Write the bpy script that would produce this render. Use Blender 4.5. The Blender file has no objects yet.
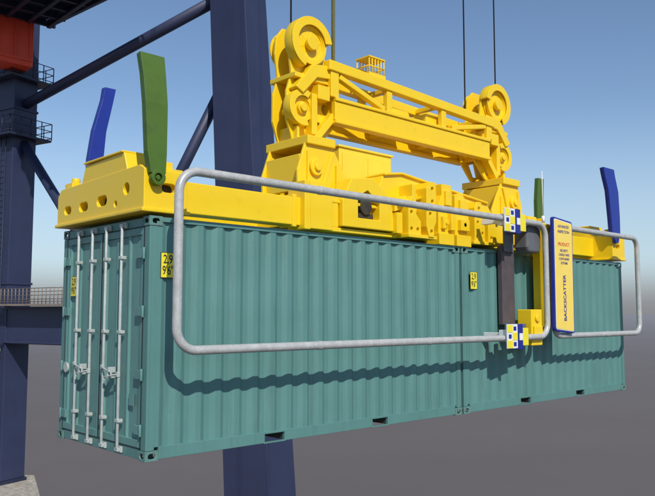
import bpy, math, random
from mathutils import Vector, Matrix
random.seed(4)
S=bpy.context.scene
COL=S.collection
S.view_settings.view_transform='Standard'; S.view_settings.look='None'; S.view_settings.exposure=0
GZ=-20.0
# ------------------------------------------------------------ materials
def mat(name,col,rough=.5,var=.12,scale=3.0,bump=.0,metal=0.,dirt=None,dirt_amt=.0,streak=False,spec=.5,fine=0.,coat=0.,dlo=.52):
    m=bpy.data.materials.new(name); m.use_nodes=True
    nt=m.node_tree; b=nt.nodes['Principled BSDF']
    b.inputs['Roughness'].default_value=rough; b.inputs['Metallic'].default_value=metal
    b.inputs['Specular IOR Level'].default_value=spec
    if coat: b.inputs['Coat Weight'].default_value=coat
    geo=nt.nodes.new('ShaderNodeNewGeometry')
    n=nt.nodes.new('ShaderNodeTexNoise'); n.inputs['Scale'].default_value=scale; n.inputs['Detail'].default_value=6
    nt.links.new(geo.outputs['Position'],n.inputs['Vector'])
    r=nt.nodes.new('ShaderNodeMapRange'); r.inputs['From Min'].default_value=.3; r.inputs['From Max'].default_value=.7
    r.inputs['To Min'].default_value=1-var; r.inputs['To Max'].default_value=1+var
    nt.links.new(n.outputs['Fac'],r.inputs['Value'])
    mul=nt.nodes.new('ShaderNodeVectorMath'); mul.operation='SCALE'; mul.inputs[0].default_value=col[:3]
    nt.links.new(r.outputs['Result'],mul.inputs['Scale'])
    out=mul.outputs['Vector']
    if fine:
        f=nt.nodes.new('ShaderNodeTexNoise'); f.inputs['Scale'].default_value=90; f.inputs['Detail'].default_value=3
        nt.links.new(geo.outputs['Position'],f.inputs['Vector'])
        fr=nt.nodes.new('ShaderNodeMapRange'); fr.inputs['From Min'].default_value=.3; fr.inputs['From Max'].default_value=.7
        fr.inputs['To Min'].default_value=1-fine; fr.inputs['To Max'].default_value=1+fine
        nt.links.new(f.outputs['Fac'],fr.inputs['Value'])
        m3=nt.nodes.new('ShaderNodeVectorMath'); m3.operation='SCALE'
        nt.links.new(out,m3.inputs[0]); nt.links.new(fr.outputs['Result'],m3.inputs['Scale']); out=m3.outputs['Vector']
    if dirt is not None:
        d=nt.nodes.new('ShaderNodeTexNoise'); d.inputs['Scale'].default_value=1.0; d.inputs['Detail'].default_value=9; d.inputs['Roughness'].default_value=.65
        mp=nt.nodes.new('ShaderNodeMapping'); mp.inputs['Scale'].default_value=(7,7,.7) if streak else (4,4,4)
        nt.links.new(geo.outputs['Position'],mp.inputs['Vector']); nt.links.new(mp.outputs['Vector'],d.inputs['Vector'])
        dr=nt.nodes.new('ShaderNodeMapRange'); dr.inputs['From Min'].default_value=dlo; dr.inputs['From Max'].default_value=.75
        dr.inputs['To Max'].default_value=dirt_amt
        nt.links.new(d.outputs['Fac'],dr.inputs['Value'])
        mx=nt.nodes.new('ShaderNodeMix'); mx.data_type='RGBA'
        nt.links.new(dr.outputs['Result'],mx.inputs['Factor']); nt.links.new(out,mx.inputs['A']); mx.inputs['B'].default_value=(*dirt,1)
        out=mx.outputs['Result']
    nt.links.new(out,b.inputs['Base Color'])
    rr=nt.nodes.new('ShaderNodeMapRange'); rr.inputs['To Min'].default_value=max(0,rough-.12); rr.inputs['To Max'].default_value=min(1,rough+.12)
    nt.links.new(n.outputs['Fac'],rr.inputs['Value']); nt.links.new(rr.outputs['Result'],b.inputs['Roughness'])
    if bump:
        n2=nt.nodes.new('ShaderNodeTexNoise'); n2.inputs['Scale'].default_value=22; n2.inputs['Detail'].default_value=4
        nt.links.new(geo.outputs['Position'],n2.inputs['Vector'])
        bp=nt.nodes.new('ShaderNodeBump'); bp.inputs['Strength'].default_value=bump; bp.inputs['Distance'].default_value=.01
        nt.links.new(n2.outputs['Fac'],bp.inputs['Height']); nt.links.new(bp.outputs['Normal'],b.inputs['Normal'])
    return m
TEAL=mat('teal_paint',(.098,.235,.212),.5,.06,1.3,.1,dirt=(.065,.125,.115),dirt_amt=.5,streak=True,fine=.03)
TEAL_D=mat('teal_door_paint',(.125,.275,.248),.5,.06,1.5,.1,dirt=(.08,.15,.14),dirt_amt=.45,streak=True,fine=.03)
YEL=mat('yellow_paint',(.90,.60,.008),.4,.02,2.2,.05,dirt=(.45,.28,.02),dirt_amt=.22,coat=.1,dlo=.60)
YEL2=mat('pale_yellow_paint',(.90,.65,.04),.42,.03,3,.05)
NAVY=mat('navy_steel_paint',(.026,.034,.082),.5,.12,.5,.05,dirt=(.045,.05,.08),dirt_amt=.35,streak=True)
NAVY_D=mat('dark_navy_steel',(.016,.021,.05),.5,.15,1,.05)
RED=mat('red_paint',(.80,.075,.03),.5,.1,1,.05)
RAILB=mat('weathered_brown_rail',(.24,.19,.15),.6,.2,3,.05)
GALV=mat('galvanised_steel',(.46,.46,.44),.42,.12,9,.12,metal=.1,fine=.18)
RODM=mat('lock_rod_steel',(.46,.50,.47),.4,.12,12,.05,metal=.1,fine=.1)
GREEN=mat('green_paint',(.070,.145,.012),.5,.12,4,.08,dirt=(.04,.06,.015),dirt_amt=.5)
BLUE=mat('blue_paint',(.010,.028,.27),.38,.1,4,.05)
BLUE2=mat('sign_blue',(.01,.02,.25),.4,.05,4)
BLACK=mat('black_rubber',(.015,.015,.017),.6,.2,8)
DARK=mat('dark_underside',(.035,.04,.04),.8,.2,6)
DARKM=mat('dark_gap_machinery',(.045,.036,.022),.6,.3,8,.1)
SHADOW=mat('brown_purple_shadow',(.085,.068,.075),.5,.15,5,.05)  # shadow tone for the added strip on the container side
WHITE=mat('white_paint',(.78,.78,.76),.45,.04,6)
GREY=mat('grey_enamel',(.12,.125,.135),.45,.08,6,.05)
CAST=mat('casting_paint',(.115,.23,.205),.55,.15,14,.3,dirt=(.13,.10,.08),dirt_amt=.5)
STK=mat('sticker_yellow',(.85,.72,.03),.4,.04,9)
REDT=mat('red_lettering',(.6,.04,.03),.4,.03,6)
ROPE=mat('wire_rope',(.05,.05,.055),.5,.2,30,.3,metal=.5)
CABLE=mat('olive_cable',(.38,.40,.16),.5,.1,20)
SIGNY=mat('sign_face_yellow',(.90,.66,.12),.4,.03,5)

# ------------------------------------------------------------ mesh builder
class MB:
    def __init__(s): s.v=[]; s.f=[]; s.sm=[]
    def add(s,vs,fs,sm=False):
        o=len(s.v); s.v+= [tuple(v) for v in vs]
        for i,f in enumerate(fs):
            s.f.append([o+k for k in f]); s.sm.append(sm if isinstance(sm,bool) else sm[i])
        return s
    def box(s,a,b):
        x0,x1=sorted((a[0],b[0]));y0,y1=sorted((a[1],b[1]));z0,z1=sorted((a[2],b[2]))
        return s.add([(x0,y0,z0),(x1,y0,z0),(x1,y1,z0),(x0,y1,z0),(x0,y0,z1),(x1,y0,z1),(x1,y1,z1),(x0,y1,z1)],
              [(0,3,2,1),(4,5,6,7),(0,1,5,4),(1,2,6,5),(2,3,7,6),(3,0,4,7)])
    def prism(s,poly,ax,lo,hi,sm=False):
        n=len(poly)
        def P(p,h):
            return (p[0],h,p[1]) if ax=='y' else ((h,p[0],p[1]) if ax=='x' else (p[0],p[1],h))
        ar=sum(poly[i][0]*poly[(i+1)%n][1]-poly[(i+1)%n][0]*poly[i][1] for i in range(n))
        if (ar<0)!=(ax=='y'): poly=poly[::-1]
        vs=[P(p,lo) for p in poly]+[P(p,hi) for p in poly]
        fs=[tuple(range(n))[::-1],tuple(range(n,2*n))]+[(i,(i+1)%n,n+(i+1)%n,n+i) for i in range(n)]
        return s.add(vs,fs,[False,False]+[sm]*n)
    def cyl(s,p0,p1,r,n=16,r1=None,cap=True):
        p0=Vector(p0);p1=Vector(p1); d=(p1-p0).normalized(); r1=r if r1 is None else r1
        a=d.orthogonal().normalized(); b=d.cross(a)
        vs=[p0+(a*math.cos(t)+b*math.sin(t))*r for t in [2*math.pi*i/n for i in range(n)]]+[p1+(a*math.cos(t)+b*math.sin(t))*r1 for t in [2*math.pi*i/n for i in range(n)]]
        fs=[(i,(i+1)%n,n+(i+1)%n,n+i) for i in range(n)]; sm=[True]*n
        if cap: fs+=[tuple(range(n))[::-1],tuple(range(n,2*n))]; sm+=[False,False]
        return s.add(vs,fs,sm)
    def beam(s,p0,p1,w,h,up=(0,0,1)):
        p0=Vector(p0);p1=Vector(p1); d=(p1-p0).normalized(); u=Vector(up)
        if abs(d.dot(u))>.98: u=Vector((0,1,0))
        a=d.cross(u).normalized(); b=a.cross(d)
        q=[(-1,-1),(1,-1),(1,1),(-1,1)]
        vs=[p0+a*x*w/2+b*y*h/2 for x,y in q]+[p1+a*x*w/2+b*y*h/2 for x,y in q]
        return s.add(vs,[(0,1,2,3),(7,6,5,4),(0,4,5,1),(1,5,6,2),(2,6,7,3),(3,7,4,0)])
    def ring(s,c,ax,ro,ri,lo,hi,n=32,a0=0,a1=360):
        vs=[];fs=[];sm=[]
        full=(a1-a0)>=360; m=n if full else n+1
        def P(r,t,h):
            a,b=r*math.cos(t),r*math.sin(t)
            return (c[0]+a,c[1]+h,c[2]+b) if ax=='y' else ((c[0]+h,c[1]+a,c[2]+b) if ax=='x' else (c[0]+a,c[1]+b,c[2]+h))
        for i in range(m):
            t=math.radians(a0+(a1-a0)*i/n)
            vs+=[P(ro,t,lo),P(ro,t,hi),P(ri,t,hi),P(ri,t,lo)]
        for i in range(n):
            j=(i+1)%m
            for k in range(4):
                l=(k+1)%4; fs.append((4*i+k,4*j+k,4*j+l,4*i+l)); sm.append(k in(0,2))
        if not full: fs+=[(0,1,2,3),(4*n,4*n+1,4*n+2,4*n+3)]; sm+=[False,False]
        return s.add(vs,fs,sm)
    def path(s,pts,r,n=14,closed=False):
        pts=[Vector(p) for p in pts]; m=len(pts); vs=[];fs=[]
        ref=Vector((0,1,0))
        for i,p in enumerate(pts):
            a=pts[(i-1)%m] if (closed or i>0) else p; b=pts[(i+1)%m] if (closed or i<m-1) else p
            d=(b-a).normalized(); rf=ref if abs(d.dot(ref))<.95 else Vector((0,0,1)); u=d.cross(rf).normalized(); w=u.cross(d)
            vs+=[p+(u*math.cos(t)+w*math.sin(t))*r for t in [2*math.pi*k/n for k in range(n)]]
        for i in range(m if closed else m-1):
            j=(i+1)%m
            fs+=[(i*n+k,i*n+(k+1)%n,j*n+(k+1)%n,j*n+k) for k in range(n)]
        sm=[True]*len(fs)
        if not closed: fs+=[tuple(range(n)),tuple(range((m-1)*n,m*n))]; sm+=[False,False]
        return s.add(vs,fs,sm)
    def mesh(s,name):
        import bmesh
        me=bpy.data.meshes.new(name); me.from_pydata(s.v,[],s.f)
        me.polygons.foreach_set('use_smooth',s.sm)
        bm=bmesh.new(); bm.from_mesh(me); bmesh.ops.recalc_face_normals(bm,faces=bm.faces); bm.to_mesh(me); bm.free()
        return me
def thing(name,label,cat,loc,group=None):
    o=bpy.data.objects.new(name,None); o.location=loc; o.empty_display_size=.3; COL.objects.link(o)
    o['label']=label; o['category']=cat
    if group:o['group']=group
    o['wl']=list(loc); return o
def put(o,parent):
    if parent is not None:
        o.parent=parent
        l=Vector((0,0,0)); p=parent
        while p is not None:
            l+=p.location; p=p.parent
        o.matrix_parent_inverse=Matrix.Translation(-l) if 'wl' in parent else Matrix.Identity(4)
def part(name,mb,m,parent,bevel=0,label=None,seg=2):
    me=mb if isinstance(mb,bpy.types.Mesh) else mb.mesh(name)
    if m is not None:
        me.materials.clear(); me.materials.append(m)
    o=bpy.data.objects.new(name,me); COL.objects.link(o); put(o,parent)
    if bevel:
        b=o.modifiers.new('bevel','BEVEL'); b.width=bevel; b.segments=seg; b.limit_method='ANGLE'; b.angle_limit=math.radians(35)
    if label:o['label']=label
    return o
def cut(mb,cutmb,name):
    a=bpy.data.objects.new('tmp_a',mb.mesh(name)); c=bpy.data.objects.new('tmp_c',cutmb.mesh('tmp'))
    COL.objects.link(a);COL.objects.link(c)
    md=a.modifiers.new('b','BOOLEAN'); md.object=c; md.operation='DIFFERENCE'; md.solver='EXACT'; md.use_self=True
    dg=bpy.context.evaluated_depsgraph_get(); dg.update()
    me=bpy.data.meshes.new_from_object(a.evaluated_get(dg)); me.name=name
    bpy.data.objects.remove(a); bpy.data.objects.remove(c); return me
def stadium(cx,cy,w,h,n=8):
    r=min(w,h)/2; pts=[]
    if w>=h:
        for i in range(n+1):
            t=-math.pi/2+math.pi*i/n; pts.append((cx+w/2-r+r*math.cos(t),cy+r*math.sin(t)))
        for i in range(n+1):
            t=math.pi/2+math.pi*i/n; pts.append((cx-w/2+r+r*math.cos(t),cy+r*math.sin(t)))
    else:
        for i in range(n+1):
            t=math.pi*i/n; pts.append((cx+r*math.cos(t),cy+h/2-r+r*math.sin(t)))
        for i in range(n+1):
            t=math.pi+math.pi*i/n; pts.append((cx+r*math.cos(t),cy-h/2+r+r*math.sin(t)))
    return pts
def text(name,s,size,mtx,m,parent,sx=1.0,extr=.001,spacing=1.0,bold=0.):
    c=bpy.data.curves.new(name,'FONT'); c.body=s; c.size=size; c.extrude=extr; c.align_x='CENTER'; c.align_y='CENTER'; c.space_line=.85; c.space_character=spacing; c.offset=bold
    t=bpy.data.objects.new('t',c); COL.objects.link(t)
    dg=bpy.context.evaluated_depsgraph_get(); dg.update()
    me=bpy.data.meshes.new_from_object(t.evaluated_get(dg)); bpy.data.objects.remove(t)
    me.transform(mtx@Matrix.Diagonal((sx,1,1,1)))
    return part(name,me,m,parent)
def M(loc,xd,yd):
    x=Vector(xd);y=Vector(yd);z=x.cross(y); r=Matrix((x,y,z)).transposed().to_4x4(); return Matrix.Translation(loc)@r
FRONT=((1,0,0),(0,0,1))
LEFT=((0,-1,0),(0,0,1))

# ------------------------------------------------------------ containers
L,W,H=6.058,2.438,2.896
def corr(x0,x1,z0,z1,yo,yi,n,axis='side'):
    mb=MB(); p=(x1-x0)/n; pr=[]
    for i in range(n):
        b=x0+i*p
        pr+=[(b,yo),(b+p*.27,yo),(b+p*.50,yi),(b+p*.76,yi)]
    pr.append((x1,yo))
    vs=[];fs=[]
    for q in pr:
        if axis=='side': vs+=[(q[0],q[1],z0),(q[0],q[1],z1)]
        else: vs+=[(q[0],z0,q[1]),(q[0],z1,q[1])]
    for i in range(len(pr)-1): fs.append((2*i,2*i+2,2*i+3,2*i+1))
    mb.add(vs,fs); return mb
def build_container():
    T=thing('shipping_container','teal corrugated steel shipping container hanging from yellow spreader, doors shut','shipping container',(0,0,0),'teal shipping containers under the spreader')
    part('side_wall',corr(.10,L-.10,.155,H-.055,.008,.046,20),TEAL,T,.006,seg=1)
    part('side_wall',corr(.10,L-.10,.155,H-.055,W-.008,W-.046,20),TEAL,T)
    part('roof',corr(.05,L-.05,.05,W-.05,H-.012,H-.032,27,'roof'),TEAL,T)
    e=MB(); e.box((L-.05,.1,.1),(L-.03,W-.1,H-.1)); part('end_wall',e,TEAL,T)
    fr=MB()
    for y0,y1 in((0,.06),(W-.06,W)):
        fr.box((.165,y0,H-.062),(L-.165,y1,H-.004))
    for xs in(0,1):
        for ys in(0,1):
            X=lambda a:(a if xs==0 else L-a); Y=lambda a:(a if ys==0 else W-a)
            fr.box((X(.004),Y(.003),.118),(X(.045),Y(.12),H-.118))
            fr.box((X(.045),Y(.003),.118),(X(.115),Y(.05),H-.118))
            fr.box((X(.115),Y(.016),.13),(X(.128),Y(.045),H-.12))
    for x0,x1 in((.004,.07),(L-.07,L-.004)):
        fr.box((x0,.178,H-.115),(x1,W-.178,H-.01)); fr.box((x0,.178,.01),(x1,W-.178,.13))
    P=[(1.77,2.11),(3.84,4.18)]
    for y0,y1,o in((.0,.05,1),(W-.05,W,-1)):
        xs=[.178]+[q for p in P for q in p]+[L-.178]
        for i in range(0,len(xs),2): fr.box((xs[i],y0,.012),(xs[i+1],y1,.158))
        for p in P:
            fr.box((p[0],y0,.128),(p[1],y1,.158))
            yy=(y0 if o==1 else y1)
            fr.box((p[0]-.02,yy-o*.004,.004),(p[1]+.02,yy+o*.05,.022))
    part('frame',fr,TEAL,T,.005)
    for p in P:
        pk=MB()
        pk.box((p[0]+.001,.02,.118),(p[1]-.001,W-.02,.126))
        pk.box((p[0]-.006,.051,.02),(p[0]+.002,W-.051,.12)); pk.box((p[1]-.002,.051,.02),(p[1]+.006,W-.051,.12))
        pk.box((p[0],.62,.02),(p[1],.64,.12))
        part('fork_pocket',pk,DARK,T)
    fl=MB(); fl.box((.08,.055,.127),(L-.08,W-.055,.15))
    for i in range(14):
        x=.35+i*.41
        if any(p[0]-.08<x<p[1]+.08 for p in P): continue
        fl.box((x,.052,.03),(x+.045,W-.052,.128))
    part('floor',fl,DARK,T)
    a=MB().box((0,0,0),(.178,.162,.118)); c=MB().box((.016,.016,.016),(.162,.146,.102))
    c.prism(stadium(.089,.059,.10,.062),'y',-.01,.172); c.prism(stadium(.081,.059,.095,.058),'x',-.01,.188); c.prism(stadium(.089,.081,.12,.064),'z',-.01,.128)
    cm=cut(a,c,'corner_casting')
    for xs in(0,1):
        for ys in(0,1):
            for zs in(0,1):
                o=part('corner_casting',cm,CAST,T,.006)
                o.location=((0-.004) if xs==0 else L-.178+.004,-.004 if ys==0 else W-.162+.004,-.004 if zs==0 else H-.118+.004)
    for di,(y0,y1) in enumerate(((.128,W/2-.006),(W/2+.006,W-.128))):
        d=MB(); z0,z1=.14,H-.125
        ww=y1-y0; pr=[(y0,.012),(y0+.06,.012)]
        n=3; a0=y0+.08; p=(ww-.16)/n
        for k in range(n):
            b=a0+k*p; pr+=[(b+.01,.012),(b+.035,.034),(b+p-.045,.034),(b+p-.02,.012)]
        pr+=[(y1,.012)]
        vs=[];fs=[]
        for q in pr: vs+=[(q[1],q[0],z0),(q[1],q[0],z1)]
        for i in range(len(pr)-1): fs.append((2*i,2*i+1,2*i+3,2*i+2))
        d.add(vs,fs)
        d.box((.004,y0,z0),(.05,y0+.05,z1)); d.box((.004,y1-.05,z0),(.05,y1,z1))
        d.box((.004,y0+.05,z0),(.05,y1-.05,z0+.09)); d.box((.004,y0+.05,z1-.09),(.05,y1-.05,z1))
        D=part('door',d,TEAL_D,T,.004)
        g=MB()
        g.box((-.002,y0-.008,z0-.008),(.004,y0+.004,z1+.008)); g.box((-.002,y1-.004,z0-.008),(.004,y1+.004,z1+.008))
        g.box((-.0025,y0+.004,z1-.002),(.0035,y1-.004,z1+.008)); g.box((-.0025,y0+.004,z0-.008),(.0035,y1-.004,z0+.002))
        part('door_gasket',g,BLACK,D)
        rods=(.60,1.02) if di==0 else (1.42,1.84)
        for ri,y in enumerate(rods):
            r=MB(); r.cyl((-.048,y,.07),(-.048,y,H-.07),.0185,14)
            for z in(.075,H-.075): r.box((-.065,y-.04,z-.022),(-.012,y+.04,z+.022))
            for z in(.075,H-.075): r.box((-.03,y-.055,z-.036),(.001,y+.055,z+.036))
            for z in(.42,1.50,2.42):
                r.box((-.070,y-.038,z-.02),(.003,y+.038,z+.02)); 
            part('lock_rod',r,RODM,D,.004)
            hz=.98 if ri==0 else 1.05
            s=1 if ri==0 else -1
            h=MB(); h.cyl((-.075,y,hz),(-.09,y+s*.30,hz-.05),.012,10); h.box((-.08,y-.025,hz-.03),(-.04,y+.025,hz+.03))
            h.box((-.095,y+s*.20,hz-.06),(.004,y+s*.24,hz+.01)); h.cyl((-.09,y+s*.30,hz-.05),(-.09,y+s*.30,hz-.10),.011,8)
            part('handle',h,RODM,D,.003)
        hy=y0 if di==0 else y1
        for z in(.35,1.0,1.75,2.45):
            h=MB(); sg=-1 if di==0 else 1
            h.cyl((-.018,hy+sg*.03,z-.07),(-.018,hy+sg*.03,z+.07),.017,10); h.box((-.022,hy+sg*.02,z-.055),(.003,hy-sg*.13,z+.055))
            part('hinge',h,TEAL_D,D,.004)
    def sticker(loc,axes,w,h,k):
        x=Vector(axes[0]);z=Vector(axes[1]); nrm=x.cross(z)
        c=Vector(loc)
        def quad(w,h,o,th):
            b=MB(); ps=[c+x*a*w/2+z*bb*h/2+nrm*o for a,bb in((-1,-1),(1,-1),(1,1),(-1,1))]
            ps2=[p+nrm*th for p in ps]
            return b.add(ps+ps2,[(0,3,2,1),(4,5,6,7),(0,1,5,4),(1,2,6,5),(2,3,7,6),(3,0,4,7)])
        e=part('height_mark',quad(w,h,0,.003),BLACK,T)
        part('height_mark_face',quad(w-.014,h-.014,.003,.001),STK,e)
        text('height_mark_lettering','2,9',.15*k,M(c+nrm*.005+z*.068*k,*axes),BLACK,e,sx=.72,extr=.0008,bold=.002)
        text('height_mark_lettering','9\'6"',.15*k,M(c+nrm*.005-z*.068*k,*axes),BLACK,e,sx=.66,extr=.0008,bold=.002)
    sticker((.255,-.001,2.31),FRONT,.20,.31,1.0)
    sticker((.002,2.07,2.10),LEFT,.18,.28,.9)
    w=MB(); w.cyl((-.03,2.20,.98),(.0,2.20,.98),.07,20); part('door_holder',w,RODM,T,.006)
    b=MB(); b.box((-.004,.30,.62),(.002,.42,.76)); part('data_plate',b,TEAL_D,T)
    return T
C1=build_container()
def dup(o,par):
    n=o.copy(); COL.objects.link(n)
    if par is not None:
        n.parent=par
        n.matrix_parent_inverse=o.matrix_parent_inverse.copy()
    for c in o.children: dup(c,n)
    return n
C2=dup(C1,None); C2.location=(L+.065,0,0)
C2['label']='teal corrugated steel shipping container hung end to end behind another'
for c in C2.children:
    if c.name.startswith('height_mark') and c.data.vertices[0].co.y<0.1: c.location.x+=.08

# ------------------------------------------------------------ spreader
SP=thing('container_spreader','bright yellow twin-lift container spreader locked onto two teal containers','container spreader',(6.1,1.22,3.0))
CX=6.12
def mx(x): return 2*CX-x
ms=(lambda x:x, mx)
fr=MB()
for y in(.36,1.86):
    side=[(3.35,3.06),(3.35,3.46),(4.75,3.46),(5.1,3.66),(6.0,3.74)]
    sidef=side+[(mx(x),z) for x,z in side[::-1]]
    if y>1: fr.prism(sidef,'y',y+.12,y+.16)
    fr.box((3.3,y+.02,2.99),(mx(3.3),y+.34,3.06))
    for i in range(len(sidef)-1):
        a,b=sidef[i],sidef[i+1]
        if i in(0,len(sidef)-2): continue
        fr.prism([(a[0],a[1]-.02),(b[0],b[1]-.02),(b[0],b[1]+.03),(a[0],a[1]+.03)],'y',y+.02,y+.34)
    for f in ms:
        fr.box((f(2.76),y-.02,2.98),(f(2.88),y+.38,3.72))
        fr.box((f(2.88),y+.01,3.0),(f(3.36),y+.35,3.66))
        fr.box((f(3.36),y+.03,3.06),(f(3.50),y+.33,3.56))
        fr.box((f(2.95),y+.06,3.66),(f(3.28),y+.30,3.74))
for f in ms:
    for x in(2.95,4.3,5.2):
        fr.box((f(x),.72,3.1),(f(x+.30),1.87,3.42))
part('main_frame',fr,YEL,SP,.012)
dk=MB(); dk.box((4.4,.58,3.07),(7.8,1.8,3.60)); part('dark_gap_block',dk,DARKM,SP,.01)  # plain dark block filling the gaps behind the brackets
b=MB(); b.prism([(3.52,3.08),(3.52,3.50),(3.72,3.86),(4.20,3.92),(4.62,3.62),(4.70,3.30),(4.70,3.08)],'y',.31,.60)
c=MB(); c.prism([(3.86,3.24),(3.86,3.58),(4.08,3.70),(4.36,3.50),(4.36,3.24)],'y',.2,.50)
part('pivot_block',cut(b,c,'pivot_block'),YEL,SP,.014)
b=MB(); b.cyl((4.1,.36,3.44),(4.1,.49,3.44),.13,20); b.box((3.9,.40,3.25),(4.3,.49,3.34)); part('pivot_pin',b,DARKM,SP,.01)
b=MB(); b.prism([(4.45,3.74),(4.62,4.06),(5.05,4.12),(7.55,3.86),(7.9,3.50),(7.55,3.44),(5.1,3.70),(4.8,3.58)],'y',.46,.80)
b.prism([(4.6,4.075),(5.05,4.14),(7.55,3.88),(7.55,3.84),(5.05,4.10),(4.6,4.03)],'y',.41,.86)
part('sloping_arm',b,YEL,SP,.014)
b=MB(); b.prism([(7.62,3.08),(7.62,3.40),(7.8,3.66),(8.3,3.70),(8.64,3.46),(8.64,3.08)],'y',.31,.62)
part('pivot_block',b,YEL,SP,.014)
def holes(lst,r=.032):
    c=MB()
    for x,z in lst: c.prism([(x+r*math.cos(t*.5236),z+r*math.sin(t*.5236)) for t in range(12)],'y',0,.22+.0)
    return c
def bracket(pl,y0,y1,hl):
    g=MB(); g.prism(pl,'y',y0,y1)
    c=MB()
    for x,z in hl: c.prism([(x+.034*math.cos(t*.5236),z+.034*math.sin(t*.5236)) for t in range(12)],'y',y0-.1,y0+.12)
    part('stepped_bracket',cut(g,c,'stepped_bracket'),YEL,SP,.009)
bracket([(4.90,3.02),(4.90,3.52),(5.0,3.70),(5.0,3.90),(5.10,3.90),(5.10,3.40),(5.22,3.28),(5.22,3.02)],.16,.50,((4.98,3.14),(4.98,3.42),(5.14,3.14)))
bracket([(5.36,3.02),(5.30,3.20),(5.30,3.86),(5.42,3.98),(5.56,3.98),(5.56,3.30),(5.50,3.20),(5.50,3.02)],.10,.52,((5.43,3.12),(5.40,3.42),(5.46,3.64),(5.46,3.86)))
bracket([(6.72,3.02),(6.72,3.66),(6.80,3.78),(6.94,3.78),(6.94,3.42),(7.04,3.34),(7.04,3.02)],.14,.50,((6.80,3.14),(6.82,3.40),(6.86,3.66),(6.96,3.2)))
bracket([(7.20,3.02),(7.20,3.46),(7.30,3.56),(7.44,3.56),(7.44,3.20),(7.50,3.02)],.18,.50,((7.3,3.14),(7.32,3.44)))
for q in((4.86,.12,2.99,5.60,.46,3.05),(6.66,.12,2.99,7.5,.46,3.05),(5.12,.30,3.46,5.28,.5,3.60),(6.96,.26,3.44,7.16,.5,3.56),(4.70,.24,3.05,4.84,.50,3.40),(7.52,.26,3.05,7.62,.5,3.5)):
    g=MB(); g.box(q[:3],q[3:]); part('bracket_plate',g,YEL,SP,.008)
g=MB(); g.prism([(4.72,3.42),(5.30,3.62),(5.30,3.78),(4.72,3.66)],'y',.30,.42); part('tapered_arm',g,YEL,SP,.01)
g=MB(); g.prism([(6.94,3.56),(7.70,3.40),(7.70,3.52),(6.94,3.74)],'y',.30,.42); part('tapered_arm',g,YEL,SP,.01)
g=MB(); g.cyl((4.75,.24,3.56),(5.30,.24,3.70),.035,14); part('hydraulic_cylinder',g,YEL,SP)
g=MB(); g.cyl((6.94,.24,3.62),(7.6,.24,3.44),.035,14); part('hydraulic_cylinder',g,YEL,SP)
for y,s in((.12,1),(2.32,-1)):
    for fi,f in enumerate(ms):
        t=MB()
        t.box((f(6.08),y,2.92),(f(5.66),y+s*.34,3.12))
        if fi==0:
            t.prism([(f(6.07),3.12),(f(5.70),3.12),(f(5.70),3.60),(f(5.80),3.80),(f(5.80),4.0),(f(6.07),4.0)],'y',y+s*.05,y+s*.34)
            t.box((f(6.03),y,3.62),(f(5.86),y+s*.06,3.88)); t.box((f(6.07),y-s*.04,3.18),(f(5.95),y+s*.06,3.52)); t.box((f(5.86),y-s*.01,3.2),(f(5.76),y+s*.06,3.42))
        else:
            t.prism([(f(6.07),3.12),(f(5.74),3.12),(f(5.66),3.3),(f(5.66),3.70),(f(5.86),3.9),(f(6.07),3.84)],'y',y+s*.05,y+s*.34)
            t.box((f(6.0),y-s*.03,3.20),(f(5.74),y+s*.06,3.40)); t.box((f(5.98),y-s*.01,3.54),(f(5.82),y+s*.06,3.76))
        t.cyl((f(5.87),y-s*.03,3.31),(f(5.87),y+s*.06,3.31),.045,12)
        t.cyl((f(5.85),y+s*.1,2.86),(f(5.85),y+s*.1,2.93),.06,14)
        part('twin_lift_unit',t,YEL,SP,.008)
for f in ms:
    for y in(.45,1.74):
        t=MB(); t.box((f(.30),y,3.04),(f(2.95),y+.28,3.46))
        t.box((f(2.60),y-.02,3.01),(f(2.68),y+.30,3.50))
        part('telescopic_beam',t,YEL,SP,.012)
    prof=[(2.46,2.96),(2.46,3.38),(2.36,3.48),(.10,3.52),(-.02,3.46),(-.02,2.96)]
    e=MB(); e.prism(prof,'x',f(-.10),f(.50))
    c=MB()
    xa,xb=sorted((f(-.2),f(.06)))
    for cy,cz,w,h in((2.12,3.16,.22,.11),(1.62,3.16,.26,.12),(1.08,3.18,.28,.13),(.42,3.26,.15,.15),(.70,3.10,.08,.08)):
        c.prism(stadium(cy,cz,w,h),'x',xa,xb)
    c.prism(stadium(f(.24),3.25,.20,.11),'y',-.1,.12)
    part('end_beam',cut(e,c,'end_beam'),YEL,SP,.010)
    hl=MB(); hl.box((f(.01),.3,3.0),(f(.06),2.3,3.40)); part('slot_dark_plate',hl,BLACK,SP)  # added black plates behind the slots, painting in the darkness of the holes
    hl=MB(); hl.box((f(.1),.09,3.12),(f(.4),.118,3.40)); part('slot_dark_plate',hl,BLACK,SP)
    q=MB()
    q.box((f(-.13),-.04,2.94),(f(.54),2.48,2.985))
    q.prism([(1.72,3.48),(1.60,3.72),(.52,3.74),(.42,3.50)],'x',f(-.09),f(.48))
    q.box((f(-.115),.52,3.735),(f(.50),1.62,3.765))
    part('end_beam_plate',q,YEL,SP,.010)
    h=MB(); h.box((f(-.02),2.18,3.44),(f(.20),2.42,3.58)); h.cyl((f(.09),2.30,3.58),(f(.09),2.30,3.66),.06,16)
    part('twistlock_housing',h,YEL,SP,.008)
    h=MB(); h.box((f(.14),.10,3.44),(f(.36),.36,3.60)); h.cyl((f(.25),.22,3.60),(f(.25),.22,3.67),.06,16)
    part('twistlock_housing',h,YEL,SP,.008)
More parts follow.
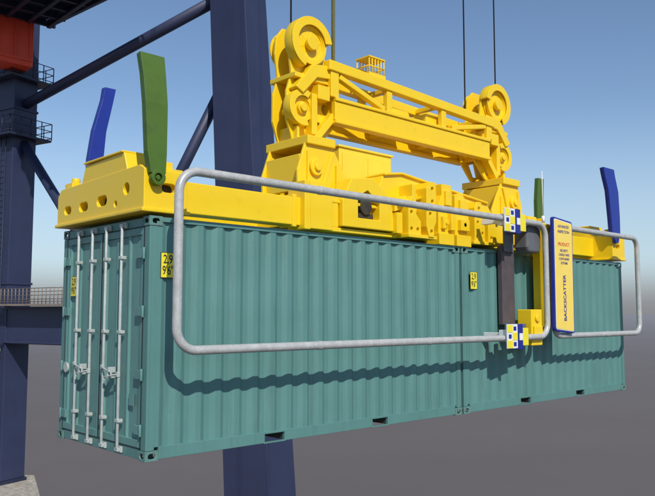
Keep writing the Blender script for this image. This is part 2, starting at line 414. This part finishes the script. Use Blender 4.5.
def flipper(x,y,pts,m,lab):
    mb=MB(); n=len(pts)-1; th=.05; vs=[];fs=[]
    for dx,dy,zz,ww in pts:
        xx=x+dx; yy=y+dy
        vs+=[(xx-ww/2,yy-th/2,zz),(xx+ww/2,yy-th/2,zz),(xx+ww/2,yy+th/2,zz),(xx-ww/2,yy+th/2,zz)]
    for i in range(n):
        a=4*i;b=a+4
        for k in range(4): fs.append((a+k,a+(k+1)%4,b+(k+1)%4,b+k))
    fs+=[(0,1,2,3),(4*n,4*n+1,4*n+2,4*n+3)]
    mb.add(vs,fs)
    for s in(-1,1):
        for i in range(n):
            a,b=pts[i],pts[i+1]
            mb.beam((x+a[0]+s*a[3]*.44,y+a[1]+.05,a[2]),(x+b[0]+s*b[3]*.44,y+b[1]+.05,b[2]),.025,.07,up=(0,1,0))
    zb=pts[0][2]; xc=x+pts[0][0]
    mb.ring((xc,y,zb-.05),'y',.095,.05,-.035,.035,24)
    part('guide_arm',mb,m,SP,.004,label=lab)
    h=MB(); h.cyl((xc,y-.025,zb-.05),(xc,y+.14,zb-.05),.03,12); part('guide_arm_pivot',h,GREEN if m is GREEN else BLUE,SP,.004)
flipper(0,-.085,[(.04,0,3.40,.20),(.02,-.0,3.65,.26),(-.0,-.0,4.25,.30),(-.02,.03,4.62,.31),(-.04,.06,4.86,.33)],GREEN,'green corner guide arm raised upright')
flipper(.44,2.44,[(0,0,3.5,.23),(.0,0,4.0,.23),(.05,0,4.45,.20),(.17,.0,4.95,.17),(.20,0,5.14,.18)],BLUE,'blue bent corner guide arm raised upright')
flipper(11.72,-.085,[(.06,0,3.45,.36),(.04,-.0,3.9,.42),(-.02,-.0,4.5,.47),(-.10,.03,4.85,.49),(-.13,.04,5.02,.50)],BLUE,'blue bent corner guide arm raised upright')
flipper(12.42,2.22,[(.0,0,3.5,.30),(0,0,4.0,.30),(0,0,4.6,.30),(.06,0,5.2,.26)],GREEN,'green corner guide arm raised upright')
cb=MB(); cb.box((4.05,.95,3.40),(5.35,1.80,4.52)); cb.box((4.02,.92,4.52),(5.38,1.83,4.56)); cb.box((4.12,.93,3.8),(4.64,.95,4.44)); cb.box((4.74,.93,3.8),(5.26,.95,4.44))
part('hydraulic_cabinet',cb,YEL2,SP,.012)
cb=MB(); cb.box((5.45,.82,3.58),(6.9,1.9,4.02)); cb.box((5.6,.9,4.02),(6.2,1.6,4.20)); cb.cyl((6.2,1.1,4.10),(6.7,1.1,4.10),.11,18)
part('drive_housing',cb,YEL,SP,.01)
cb=MB(); cb.box((7.2,.9,3.40),(7.9,1.6,3.9)); part('drive_housing',cb,YEL,SP,.01)

# ------------------------------------------------------------ headblock
HB=thing('headblock','yellow headblock with rope sheaves mounted above the spreader','crane headblock',(6.0,1.22,3.6))
HC=6.06
def hmx(x): return 2*HC-x
hms=(lambda x:x,hmx)
for fi,f in enumerate(hms):
    g=MB()
    for y in(.70,1.58):
        g.prism([(f(2.94),3.56),(f(2.92),3.95),(f(3.10),4.46),(f(3.62),4.48),(f(3.86),4.12),(f(4.03),3.80),(f(4.03),3.56)],'y',y,y+.05)
        g.box((f(2.92),y-.05,3.53),(f(4.02),y+.12,3.59))
        for x in(3.10,3.72): g.box((f(x),y-.045,3.59),(f(x+.03),y,4.28 if x<3.7 else 4.12))
    g.box((f(3.0),.751,3.65),(f(3.06),1.58,4.22)); g.box((f(3.66),.751,3.61),(f(3.72),1.58,4.35))
    g.box((f(3.08),.64,4.38),(f(3.68),1.70,4.52))
    g.cyl((f(3.28),.64,4.02),(f(3.28),.70,4.02),.13,24); g.cyl((f(3.28),.60,4.02),(f(3.28),.64,4.02),.06,12)
    g.prism([(f(3.34),3.6),(f(3.62),4.3),(f(3.68),4.3),(f(3.44),3.6)],'y',.66,.70)
    part('leg',g,YEL,HB,.012)
    pl=[(f(3.12),4.52),(f(3.0),4.85),(f(3.0),5.3),(f(3.10),5.6),(f(3.04),6.0),(f(3.06),6.3),(f(3.2),6.48),(f(3.62),6.48),(f(3.80),6.3),(f(3.86),5.8),(f(4.06),5.6),(f(4.08),4.88),(f(3.72),4.52)]
    for y in(1.07,1.42):
        base=MB(); base.prism(pl,'y',y,y+.05)
        c=MB()
        for cx,cz,r in((3.86,5.14,.10),(3.66,5.70,.07)):
            c.prism([(f(cx)+r*math.cos(t*.314),cz+r*math.sin(t*.314)) for t in range(20)],'y',y-.1,y+.2)
        c.prism([(f(3.50),4.62),(f(3.66),4.62),(f(3.8),4.86),(f(3.60),4.92)],'y',y-.1,y+.2)
        part('tower_plate',cut(base,c,'tower_plate'),YEL,HB,.010)
    g=MB()
    g.box((f(3.14),.965,4.50),(f(3.19),1.42,4.74)); g.box((f(3.90),.93,4.9),(f(3.97),1.42,5.5)); g.box((f(3.06),.93,5.52),(f(3.90),1.58,5.60))
    g.prism([(f(3.56),4.54),(f(3.98),5.0),(f(3.98),5.18),(f(3.46),4.60)],'y',.90,1.07)
    g.prism([(f(3.04),5.34),(f(3.4),5.78),(f(3.88),5.84),(f(3.92),5.62),(f(3.5),5.58),(f(3.20),5.26)],'y',.88,1.07)
    g.box((f(3.5),.86,5.22),(f(3.76),1.07,5.46)); g.box((f(3.40),.90,4.62),(f(3.52),1.07,5.30))
    g.cyl((f(3.41),.93,6.14),(f(3.41),1.60,6.14),.08,20); g.cyl((f(3.41),.88,6.14),(f(3.41),.95,6.14),.12,20)
    g.cyl((f(3.24),.90,5.04),(f(3.24),1.5,5.04),.07,20)
    part('tower',g,YEL,HB,.01)
    # broad rounded guards round the wheels
    s=MB()
    a0,a1=(10,250) if fi==0 else (-70,170)
    s.ring((f(3.41),.90,6.14),'y',.44,.385,0,.20,36,a0,a1)
    s.ring((f(3.41),.895,6.14),'y',.44,.30,0,.025,36,a0,a1)
    a0,a1=(60,290) if fi==0 else (-110,120)
    s.ring((f(3.24),.92,5.04),'y',.30,.25,0,.17,30,a0,a1)
    s.ring((f(3.24),.915,5.04),'y',.30,.19,0,.022,30,a0,a1)
    part('rope_guard',s,YEL,HB,.005)
    for cx,cz,R_,y in((3.41,6.14,.345,1.0),(3.41,6.14,.345,1.54),(3.24,5.04,.225,1.01)):
            s=MB(); s.ring((f(cx),y,cz),'y',R_,R_-.06,-.06,-.035,40); s.ring((f(cx),y,cz),'y',R_,R_-.06,.035,.06,40); s.ring((f(cx),y,cz),'y',R_-.035,R_-.08,-.036,.036,40)
            s.ring((f(cx),y,cz),'y',.10,.05,-.07,.07,24)
            s.ring((f(cx),y,cz),'y',R_-.065,.09,-.012,.012,40)
            for k in range(6):
                t=k*math.pi/3+.3
                s.beam((f(cx)+.08*math.cos(t),y,cz+.08*math.sin(t)),(f(cx)+(R_-.06)*math.cos(t),y,cz+(R_-.06)*math.sin(t)),.05,.03,up=(0,1,0))
            part('sheave',s,YEL,HB,.004)
tb=MB()
xa,xb=3.86,hmx(3.86)
dz=lambda x:.10-.16*(x-xa)/(xb-xa)
for y in(.84,1.50):
    tb.box((xa,y+.0,4.93),(xb,y+.10,5.25)); tb.box((xa,y-.03,5.25),(xb,y+.14,5.31)); tb.box((xa,y-.03,4.87),(xb,y+.14,4.93))
    tb.beam((xa-.15,y+.05,5.73+dz(xa-.15)),(xb+.15,y+.05,5.73+dz(xb+.15)),.16,.17)
    for x,w in((xa,.09),(xa+1.35,.07),(xa+2.9,.07),(xb,.09)): tb.box((x-w,y+.0,5.31),(x+w,y+.10,5.67+dz(x)))
    tb.beam((xa+.12,y+.05,5.68),(xa+1.22,y+.05,5.34),.09,.11,up=(0,1,0))
    tb.beam((xb-1.25,y+.05,5.34),(xb-.12,y+.05,5.56),.09,.11,up=(0,1,0))
for i in range(4):
    x=xa+.1+i*(xb-xa-.3)/3; tb.box((x,.935,4.98),(x+.12,1.51,5.12)); tb.beam((x,.93,5.72+dz(x)),(x,1.50,5.72+dz(x)),.10,.09)
part('cross_beam',tb,YEL,HB,.012)
cg=MB()
x0,x1,y0,y1=4.72,5.10,.88,1.18; zb=5.93
for z in(zb+.14,zb+.30):
    for y in(y0,y1): cg.cyl((x0,y,z),(x1,y,z),.014,6)
    for x in(x0,x1): cg.cyl((x,y0,z),(x,y1,z),.014,6)
for i in range(6):
    for y in(y0,y1): cg.cyl((x0+i*.076,y,zb-.02),(x0+i*.076,y,zb+.3),.012,6)
cg.box((x0-.02,y0-.02,zb+.29),(x1+.02,y1+.02,zb+.315)); cg.box((x0-.02,y0-.02,zb-.07),(x1+.02,y1+.02,zb+.02))
part('cable_basket',cg,YEL,HB)
mt=MB(); mt.box((6.4,1.0,5.10),(7.0,1.42,5.54)); part('equipment_box',mt,YEL,HB,.012)
mt=MB(); mt.cyl((5.1,1.1,5.38),(5.9,1.1,5.38),.12,18); part('drive_motor',mt,YEL,HB,.008)
for x in(3.21,7.95,9.06):
    yy=1.22
    t=thing('hoist_rope','dark steel wire hoist rope running up from the headblock sheave','rope',(x,yy,5.9),'hoist ropes above the headblock')
    part('rope_strand',MB().cyl((x,yy,5.9),(x,yy,40),.015,8),ROPE,t)
t=thing('power_cable','olive yellow power cable hanging down to the headblock','cable',(4.17,1.22,5.6))
part('cable_sheath',MB().cyl((4.17,1.22,5.6),(4.17,1.22,40),.034,10),CABLE,t)

# ------------------------------------------------------------ inspection frame + scanner
SC=thing('inspection_scanner','grey tubular frame with yellow scanner box and signboard beside the containers','cargo scanner',(8.1,-.5,1.3))
def rrect(x0,x1,z0,z1,r,y,n=10):
    pts=[]
    for cx,cz,a0 in((x1-r,z1-r,0),(x0+r,z1-r,90),(x0+r,z0+r,180),(x1-r,z0+r,270)):
        for i in range(n+1):
            a=math.radians(a0+90*i/n); pts.append((cx+r*math.cos(a),y,cz+r*math.sin(a)))
    return pts
part('tube_frame',MB().path(rrect(.09,8.06,1.30,3.40,.26,-.5),.055,20,True),GALV,SC)
part('tube_frame',MB().path(rrect(8.30,11.91,1.30,3.40,.22,-.5),.055,20,True),GALV,SC)
for x in(2.3,4.6,10.4):
    for z in(1.30,3.40):
        part('tube_coupling',MB().cyl((x-.035,-.5,z),(x+.035,-.5,z),.0605,20),GALV,SC,.004)
for zc in(1.34,3.38):
    X0=6.58
    b=MB(); b.box((X0,-.60,zc-.22),(X0+.32,-.575,zc+.20)); b.box((X0+.04,-.575,zc-.1),(X0+.28,-.40,zc+.1)); b.box((X0+.12,-.40,zc-.05),(X0+.22,-.02,zc+.05))
    part('clamp_bracket',b,WHITE,SC,.005)
    c=MB(); k=MB()
    for i in range(2):
        for j in range(3):
            if (i+j)%2==0: c.box((X0+.01+i*.15,-.606,zc-.21+j*.135),(X0+.16+i*.15,-.601,zc-.08+j*.135))
            else: k.box((X0+.04+i*.15,-.606,zc-.18+j*.135),(X0+.12+i*.15,-.601,zc-.11+j*.135))
    part('warning_mark',c,STK,SC); part('warning_mark',k,BLUE2,SC)
    c=MB(); c.box((X0+.32,-.62,zc-.24),(X0+.46,-.38,zc+.20)); part('sensor',c,BLUE2,SC,.008)
    c=MB(); c.box((X0+.34,-.628,zc-.08),(X0+.44,-.618,zc+.04)); part('sensor_plate',c,WHITE,SC)
    c=MB(); c.box((X0+.47,-.58,zc-.18),(X0+.70,-.40,zc+.13)); part('sensor_cover',c,STK,SC,.008)
b=MB(); b.box((7.16,-.13,1.52),(7.56,-.03,2.98)); part('shadow_strip',b,SHADOW,SC,.01)  # added dark slab standing in for the scanner's cast shadow on the wall
b=MB(); b.box((7.2,-.17,2.86),(7.5,-.13,3.46)); b.box((7.2,-.44,3.36),(7.5,-.165,3.46)); part('shadow_strip_arm',b,GREY,SC,.01)
b=MB(); b.box((7.2,-.40,1.38),(7.5,-.125,1.54)); part('shadow_strip_arm',b,GREY,SC,.01)
b=MB(); b.box((7.58,-.46,1.14),(7.94,-.16,1.80)); b.box((7.62,-.50,1.24),(7.90,-.46,1.50)); b.cyl((7.76,-.50,1.64),(7.76,-.46,1.64),.07,18)
part('source_housing',b,YEL,SC,.015)
pr=[(7.60,2.96)]+[(7.76-.16*math.cos(math.radians(a)),3.30+.16*math.sin(math.radians(a))) for a in(0,22,45,67,90)]+[(7.92,3.46)]+[(7.92+.16*math.sin(math.radians(a)),3.30+.16*math.cos(math.radians(a))) for a in(22,45,67,90)]+[(8.08,2.94),(8.02,2.86),(7.66,2.86)]
b=MB(); b.prism(pr,'y',-.40,-.10)
part('detector_housing',b,GREY,SC,.05,seg=4)
b=MB(); b.box((8.21,-.44,1.46),(8.85,-.12,3.44)); part('scanner_body',b,YEL,SC,.02)
def rounded(poly,r=.05,n=5):
    out=[]; m=len(poly)
    for i in range(m):
        p=Vector(poly[i]);a=(Vector(poly[i-1])-p).normalized();b=(Vector(poly[(i+1)%m])-p).normalized()
        for k in range(n+1):
            t=k/n; q=(p+a*r)*(1-t)**2+p*2*t*(1-t)+(p+b*r)*t*t; out.append((q.x,q.y))
    return out
SX=-.05
def sgn(i): return rounded([(8.17+SX+i,1.40+i),(8.89+SX-i,1.34+i),(8.91+SX-i,3.50-i),(8.19+SX+i,3.56-i)],.07-i*.6)
part('signboard',MB().prism(sgn(0),'y',-.62,-.557),BLUE2,SC,.008)
for z in(3.3,1.55):
    b=MB(); b.box((8.3,-.559,z),(8.80,-.438,z+.08)); part('sign_bracket',b,GREY,SC)
part('signboard_border',MB().prism(sgn(.035),'y',-.626,-.619),WHITE,SC)
part('signboard_face',MB().prism(sgn(.05),'y',-.632,-.625),SIGNY,SC)
tl=[(3.38,'ADVANCED',.075,BLUE2),(3.28,'INSPECTION',.075,BLUE2),(3.04,'PRODUCT',.09,REDT),(2.92,'SECURITY',.065,BLUE2),(2.84,'CARGO AND',.065,BLUE2),(2.76,'CONTAINER',.065,BLUE2),(2.68,'SYSTEMS',.065,BLUE2)]
for z,s,sz,m in tl: text('sign_lettering',s,sz,M((8.545+SX,-.634,z),*FRONT),m,SC,bold=.0008)
text('sign_lettering','BACKSCATTER',.13,M((8.54+SX,-.634,2.02),(0,0,1),(-1,0,0)),BLUE2,SC,bold=.003)
an=MB(); an.cyl((8.0,-.5,3.44),(8.0,-.5,3.56),.03,8); an.cyl((8.0,-.5,3.56),(8.0,-.5,4.42),.008,6); part('antenna',an,WHITE,SC)

# ------------------------------------------------------------ gantry crane behind
A=Vector((11.65,37.1,0)); Bt=Vector((16.4,21.04,17.2)); Bb=Vector((16.72,19.35,-6.5))
GC=thing('gantry_crane','dark navy steel gantry crane with braces and walkways on the quay','gantry crane',(14,28,GZ))
ab=(Vector((16.7,20,0))-A).normalized()
def leg(p0,p1,w1,w2,nm,m=NAVY,bev=.03,k=1.0):
    mb=MB(); p0=Vector(p0);p1=Vector(p1); n=Vector((ab.y,-ab.x,0))
    vs=[p+ab*a*w1*q/2+n*b*w2*q/2 for p,q in((p0,k),(p1,1)) for a,b in((-1,-1),(1,-1),(1,1),(-1,1))]
    mb.add(vs,[(0,1,2,3),(4,5,6,7),(0,1,5,4),(1,2,6,5),(2,3,7,6),(3,0,4,7)])
    return part(nm,mb,m,GC,bev)
dB=(Bt-Bb)/(Bt.z-Bb.z)
QZ=-8.0
leg(Bb+dB*(GZ+.6-Bb.z),Bb+dB*(24-Bb.z),2.0,1.7,'leg',k=1.35)
leg((A.x,A.y,QZ+.25),(A.x,A.y,24),1.75,1.6,'leg')
P0=Bb+dB*(GZ-Bb.z)
mb=MB(); mb.box((P0.x-1.8,P0.y-1.8,GZ),(P0.x+1.8,P0.y+1.8,GZ+.6)); part('leg_foot',mb,NAVY_D,GC,.05)
leg((A.x,A.y,QZ+.06),(A.x,A.y,QZ+.25),1.95,1.8,'leg_foot',NAVY_D)
for z in(3.4,13.8):
    leg((A.x,A.y,z),(A.x,A.y,z+.14),1.86,1.72,'flange',NAVY,.01)
def brace(p,q,r,nm='brace'): part(nm,MB().cyl(p,q,r,20),NAVY,GC)
Bx=lambda z:Bb+dB*(z-Bb.z)
mb=MB(); a=Vector((A.x,A.y,1.05))+ab*.8; b=Bx(1.05)-ab*1.0
mb.beam(a,b,1.5,2.1); mb.beam(a-Vector((0,0,.95)),b-Vector((0,0,.95)),1.75,.12); mb.beam(a+Vector((0,0,1.0)),b+Vector((0,0,1.0)),1.75,.12)
part('portal_beam',mb,NAVY,GC,.02)
brace((A.x+ab.x*.8,A.y+ab.y*.8,14.2),(Bx(17.6)-ab*.7),.30)
brace((A.x+ab.x*.8,A.y+ab.y*.8,11.8),(14.35,28.3,2.1),.28)
brace((Bx(13.4)-ab*.8),(14.15,28.8,2.1),.28)
def railing(pts,nm='railing',h=1.1,r=.035,sp=1.2,m=NAVY_D,rails=(1,.55)):
    mb=MB()
    for i in range(len(pts)-1):
        p=Vector(pts[i]);q=Vector(pts[i+1]); Ln=(q-p).length; n=max(1,int(Ln/sp))
        for k in range(n+1):
            c=p.lerp(q,k/n); mb.cyl(c,c+Vector((0,0,h)),r,6)
        for hh in [h*a for a in rails]+[.12]: mb.cyl(p+Vector((0,0,hh)),q+Vector((0,0,hh)),r*.85,6)
    part(nm,mb,m,GC)
nn=Vector((-ab.y,ab.x,0))
if nn.dot(Vector((-4.4,-7.9,0))-A)<0: nn=-nn
w0=Vector((A.x,A.y,2.2))+ab*.8+nn*.85; w1=Bx(2.2)-ab*1.0+nn*.85
mb=MB(); mb.beam(w0+nn*.25,w1+nn*.25,1.1,.10); part('walkway',mb,RAILB,GC)
railing([w0+nn*.75+Vector((0,0,.05)),w1+nn*.75+Vector((0,0,.05))],r=.025,sp=.32,h=.85,m=RAILB,rails=(1,.78,.55,.3))
def ringplat(z,hw,nm='platform'):
    mb=MB(); c=Vector((A.x,A.y,z)); n=nn
    P=[c+ab*a*hw+n*b*hw for a,b in((-1,-1),(1,-1),(1,1),(-1,1))]
    vs=[p for p in P]+[p+Vector((0,0,.12)) for p in P]
    mb.add(vs,[(0,1,2,3),(4,5,6,7),(0,1,5,4),(1,2,6,5),(2,3,7,6),(3,0,4,7)]); part(nm,mb,NAVY_D,GC)
    Q=[p+Vector((0,0,.12)) for p in P]; railing(Q+[Q[0]],r=.03,sp=.7,h=1.0)
ringplat(12.1,1.45); ringplat(15.6,1.45)
fc=Vector((A.x,A.y,-.30))+nn*1.15+ab*.75
mb=MB(); mb.cyl(fc,fc+nn*.35+Vector((0,0,-.12)),.20,16,r1=.27); part('flood_lamp',mb,WHITE,GC,.02)
mb=MB(); mb.beam(fc+Vector((0,0,.1)),fc-nn*.4+Vector((0,0,.35)),.1,.1); part('lamp_bracket',mb,NAVY_D,GC)
mb=MB(); mb.box((8.2,34.6,16.0),(11.6,36.2,19.2)); part('machine_box',mb,RED,GC,.04)
mb=MB(); mb.box((8.3,34.52,16.3),(11.5,34.59,16.42)); mb.box((8.3,34.52,18.7),(11.5,34.59,18.82))
for x in(8.6,9.6,10.5,11.35): mb.box((x,34.53,16.42),(x+.07,34.59,18.7))
part('machine_box_rib',mb,RED,GC)
pp=[(8.0,35.6),(12.1,34.4),(13.1,26.5),(12.6,22.0),(8,22)]
mb=MB(); mb.prism(pp,'z',18.9,19.05)
for i in range(9):
    y=23+i*1.4; mb.box((8,y,18.55),(12.7,y+.18,18.9))
for x in(8.6,9.8,11.0,12.2): mb.box((x,22.2,18.45),(x+.22,34.3,18.57))
part('upper_platform',mb,NAVY_D,GC)
railing([(12.1,34.4,19.05),(13.1,26.5,19.05),(12.6,22,19.05)],r=.04)
mb=MB(); mb.beam((12.3,34.3,18.75),(13.2,26.5,18.75),.2,.5); mb.beam((13.2,26.5,18.75),(12.7,22,18.75),.2,.5); part('platform_edge',mb,NAVY,GC)
ld=MB(); c=Vector((A.x,A.y,0))+nn*1.0+ab*.3
for s in(-.22,.22): ld.cyl(c+ab*s+Vector((0,0,QZ+.3)),c+ab*s+Vector((0,0,12.1)),.03,6)
for i in range(56): 
    z=QZ+.5+i*.35; ld.cyl(c-ab*.22+Vector((0,0,z)),c+ab*.22+Vector((0,0,z)),.02,5)
part('ladder',ld,NAVY_D,GC)

# ------------------------------------------------------------ ground
g=MB(); g.add([(-12000,-12000,GZ),(12000,-12000,GZ),(12000,12000,GZ),(-12000,12000,GZ)],[(0,1,2,3)])
gm=bpy.data.materials.new('yard_asphalt_haze'); gm.use_nodes=True; nt=gm.node_tree; bs=nt.nodes['Principled BSDF']; bs.inputs['Roughness'].default_value=.95; bs.inputs['Specular IOR Level'].default_value=.05
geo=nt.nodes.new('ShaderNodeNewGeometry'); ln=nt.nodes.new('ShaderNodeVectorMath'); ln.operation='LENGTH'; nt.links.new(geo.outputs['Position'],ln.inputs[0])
n1=nt.nodes.new('ShaderNodeTexNoise'); n1.inputs['Scale'].default_value=.03; n1.inputs['Detail'].default_value=8; nt.links.new(geo.outputs['Position'],n1.inputs['Vector'])
n2=nt.nodes.new('ShaderNodeTexNoise'); n2.inputs['Scale'].default_value=3; n2.inputs['Detail'].default_value=6; nt.links.new(geo.outputs['Position'],n2.inputs['Vector'])
ad=nt.nodes.new('ShaderNodeMath'); ad.operation='ADD'; nt.links.new(n1.outputs['Fac'],ad.inputs[0]); nt.links.new(n2.outputs['Fac'],ad.inputs[1])
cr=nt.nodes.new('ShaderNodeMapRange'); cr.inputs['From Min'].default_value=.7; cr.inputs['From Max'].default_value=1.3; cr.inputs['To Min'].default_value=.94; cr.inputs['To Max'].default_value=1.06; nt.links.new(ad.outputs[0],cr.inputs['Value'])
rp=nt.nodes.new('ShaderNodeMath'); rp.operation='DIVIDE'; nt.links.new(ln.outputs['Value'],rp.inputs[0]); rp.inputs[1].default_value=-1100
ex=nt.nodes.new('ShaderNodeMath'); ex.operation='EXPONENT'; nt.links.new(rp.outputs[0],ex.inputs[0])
mxn=nt.nodes.new('ShaderNodeMix'); mxn.data_type='RGBA'; mxn.inputs['B'].default_value=(.138,.120,.112,1); mxn.inputs['A'].default_value=(.245,.245,.255,1); nt.links.new(ex.outputs[0],mxn.inputs['Factor'])  # asphalt pales with distance: aerial haze put into the ground colour
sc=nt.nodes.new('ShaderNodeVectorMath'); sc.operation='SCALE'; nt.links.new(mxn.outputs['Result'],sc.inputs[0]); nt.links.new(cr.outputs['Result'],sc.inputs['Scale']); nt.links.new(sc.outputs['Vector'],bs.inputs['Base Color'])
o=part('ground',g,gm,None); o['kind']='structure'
pv=MB(); pv.prism([(13.6,37.4),(12.1,38.8),(-6,39.5),(-6,24),(9.2,24),(11.8,32.0)],'z',GZ+.004,QZ+.06)
PV=mat('pale_gravel',(.42,.37,.29),.9,.25,3,.6,dirt=(.12,.10,.08),dirt_amt=.9,fine=.3)
o=part('quay_pavement',pv,PV,None); o['kind']='structure'

# ------------------------------------------------------------ light, sky, camera
sd=Vector((-.42,-1,.93)).normalized()
sl=bpy.data.lights.new('sun','SUN'); sl.energy=3.75; sl.angle=math.radians(.5); sl.color=(1,.96,.90)
so=bpy.data.objects.new('sun',sl); so.rotation_euler=sd.to_track_quat('Z','Y').to_euler(); COL.objects.link(so)
w=bpy.data.worlds.new('World'); S.world=w; w.use_nodes=True; nt=w.node_tree
sk=nt.nodes.new('ShaderNodeTexSky'); sk.sky_type='NISHITA'; sk.sun_disc=False
sk.sun_elevation=math.asin(sd.z); sk.sun_rotation=math.atan2(sd.x,sd.y); sk.altitude=0; sk.air_density=1.0; sk.dust_density=.2; sk.ozone_density=3.0
tc=nt.nodes.new('ShaderNodeTexCoord'); sx=nt.nodes.new('ShaderNodeSeparateXYZ'); nt.links.new(tc.outputs['Generated'],sx.inputs[0])
h1=nt.nodes.new('ShaderNodeMapRange'); h1.interpolation_type='SMOOTHERSTEP'; h1.inputs['From Min'].default_value=-.01; h1.inputs['From Max'].default_value=.085; h1.inputs['To Min'].default_value=1; h1.inputs['To Max'].default_value=0
nt.links.new(sx.outputs['Z'],h1.inputs['Value'])
h2=nt.nodes.new('ShaderNodeMapRange'); h2.interpolation_type='SMOOTHSTEP'; h2.inputs['From Min'].default_value=0.02; h2.inputs['From Max'].default_value=.28; h2.inputs['To Min'].default_value=.75; h2.inputs['To Max'].default_value=0
nt.links.new(sx.outputs['Z'],h2.inputs['Value'])
m1=nt.nodes.new('ShaderNodeMix'); m1.data_type='RGBA'; nt.links.new(h2.outputs['Result'],m1.inputs['Factor']); nt.links.new(sk.outputs['Color'],m1.inputs['A']); m1.inputs['B'].default_value=(4.1,5.2,6.1,1)
m2=nt.nodes.new('ShaderNodeMix'); m2.data_type='RGBA'; nt.links.new(h1.outputs['Result'],m2.inputs['Factor']); nt.links.new(m1.outputs['Result'],m2.inputs['A']); m2.inputs['B'].default_value=(2.1,2.15,2.3,1)
nt.links.new(m2.outputs['Result'],nt.nodes['Background'].inputs['Color']); nt.nodes['Background'].inputs['Strength'].default_value=.12
cd=bpy.data.cameras.new('camera'); cam=bpy.data.objects.new('camera',cd); COL.objects.link(cam); S.camera=cam
cd.sensor_width=36; cd.lens=740.01/655*36; cd.clip_end=40000; cd.clip_start=.1
cam.location=(-4.4322,-7.8986,1.7272)
cam.rotation_euler=(math.radians(90+5.049),0,-math.radians(42.884))
for o in bpy.data.objects:
    if 'wl' in o: del o['wl']
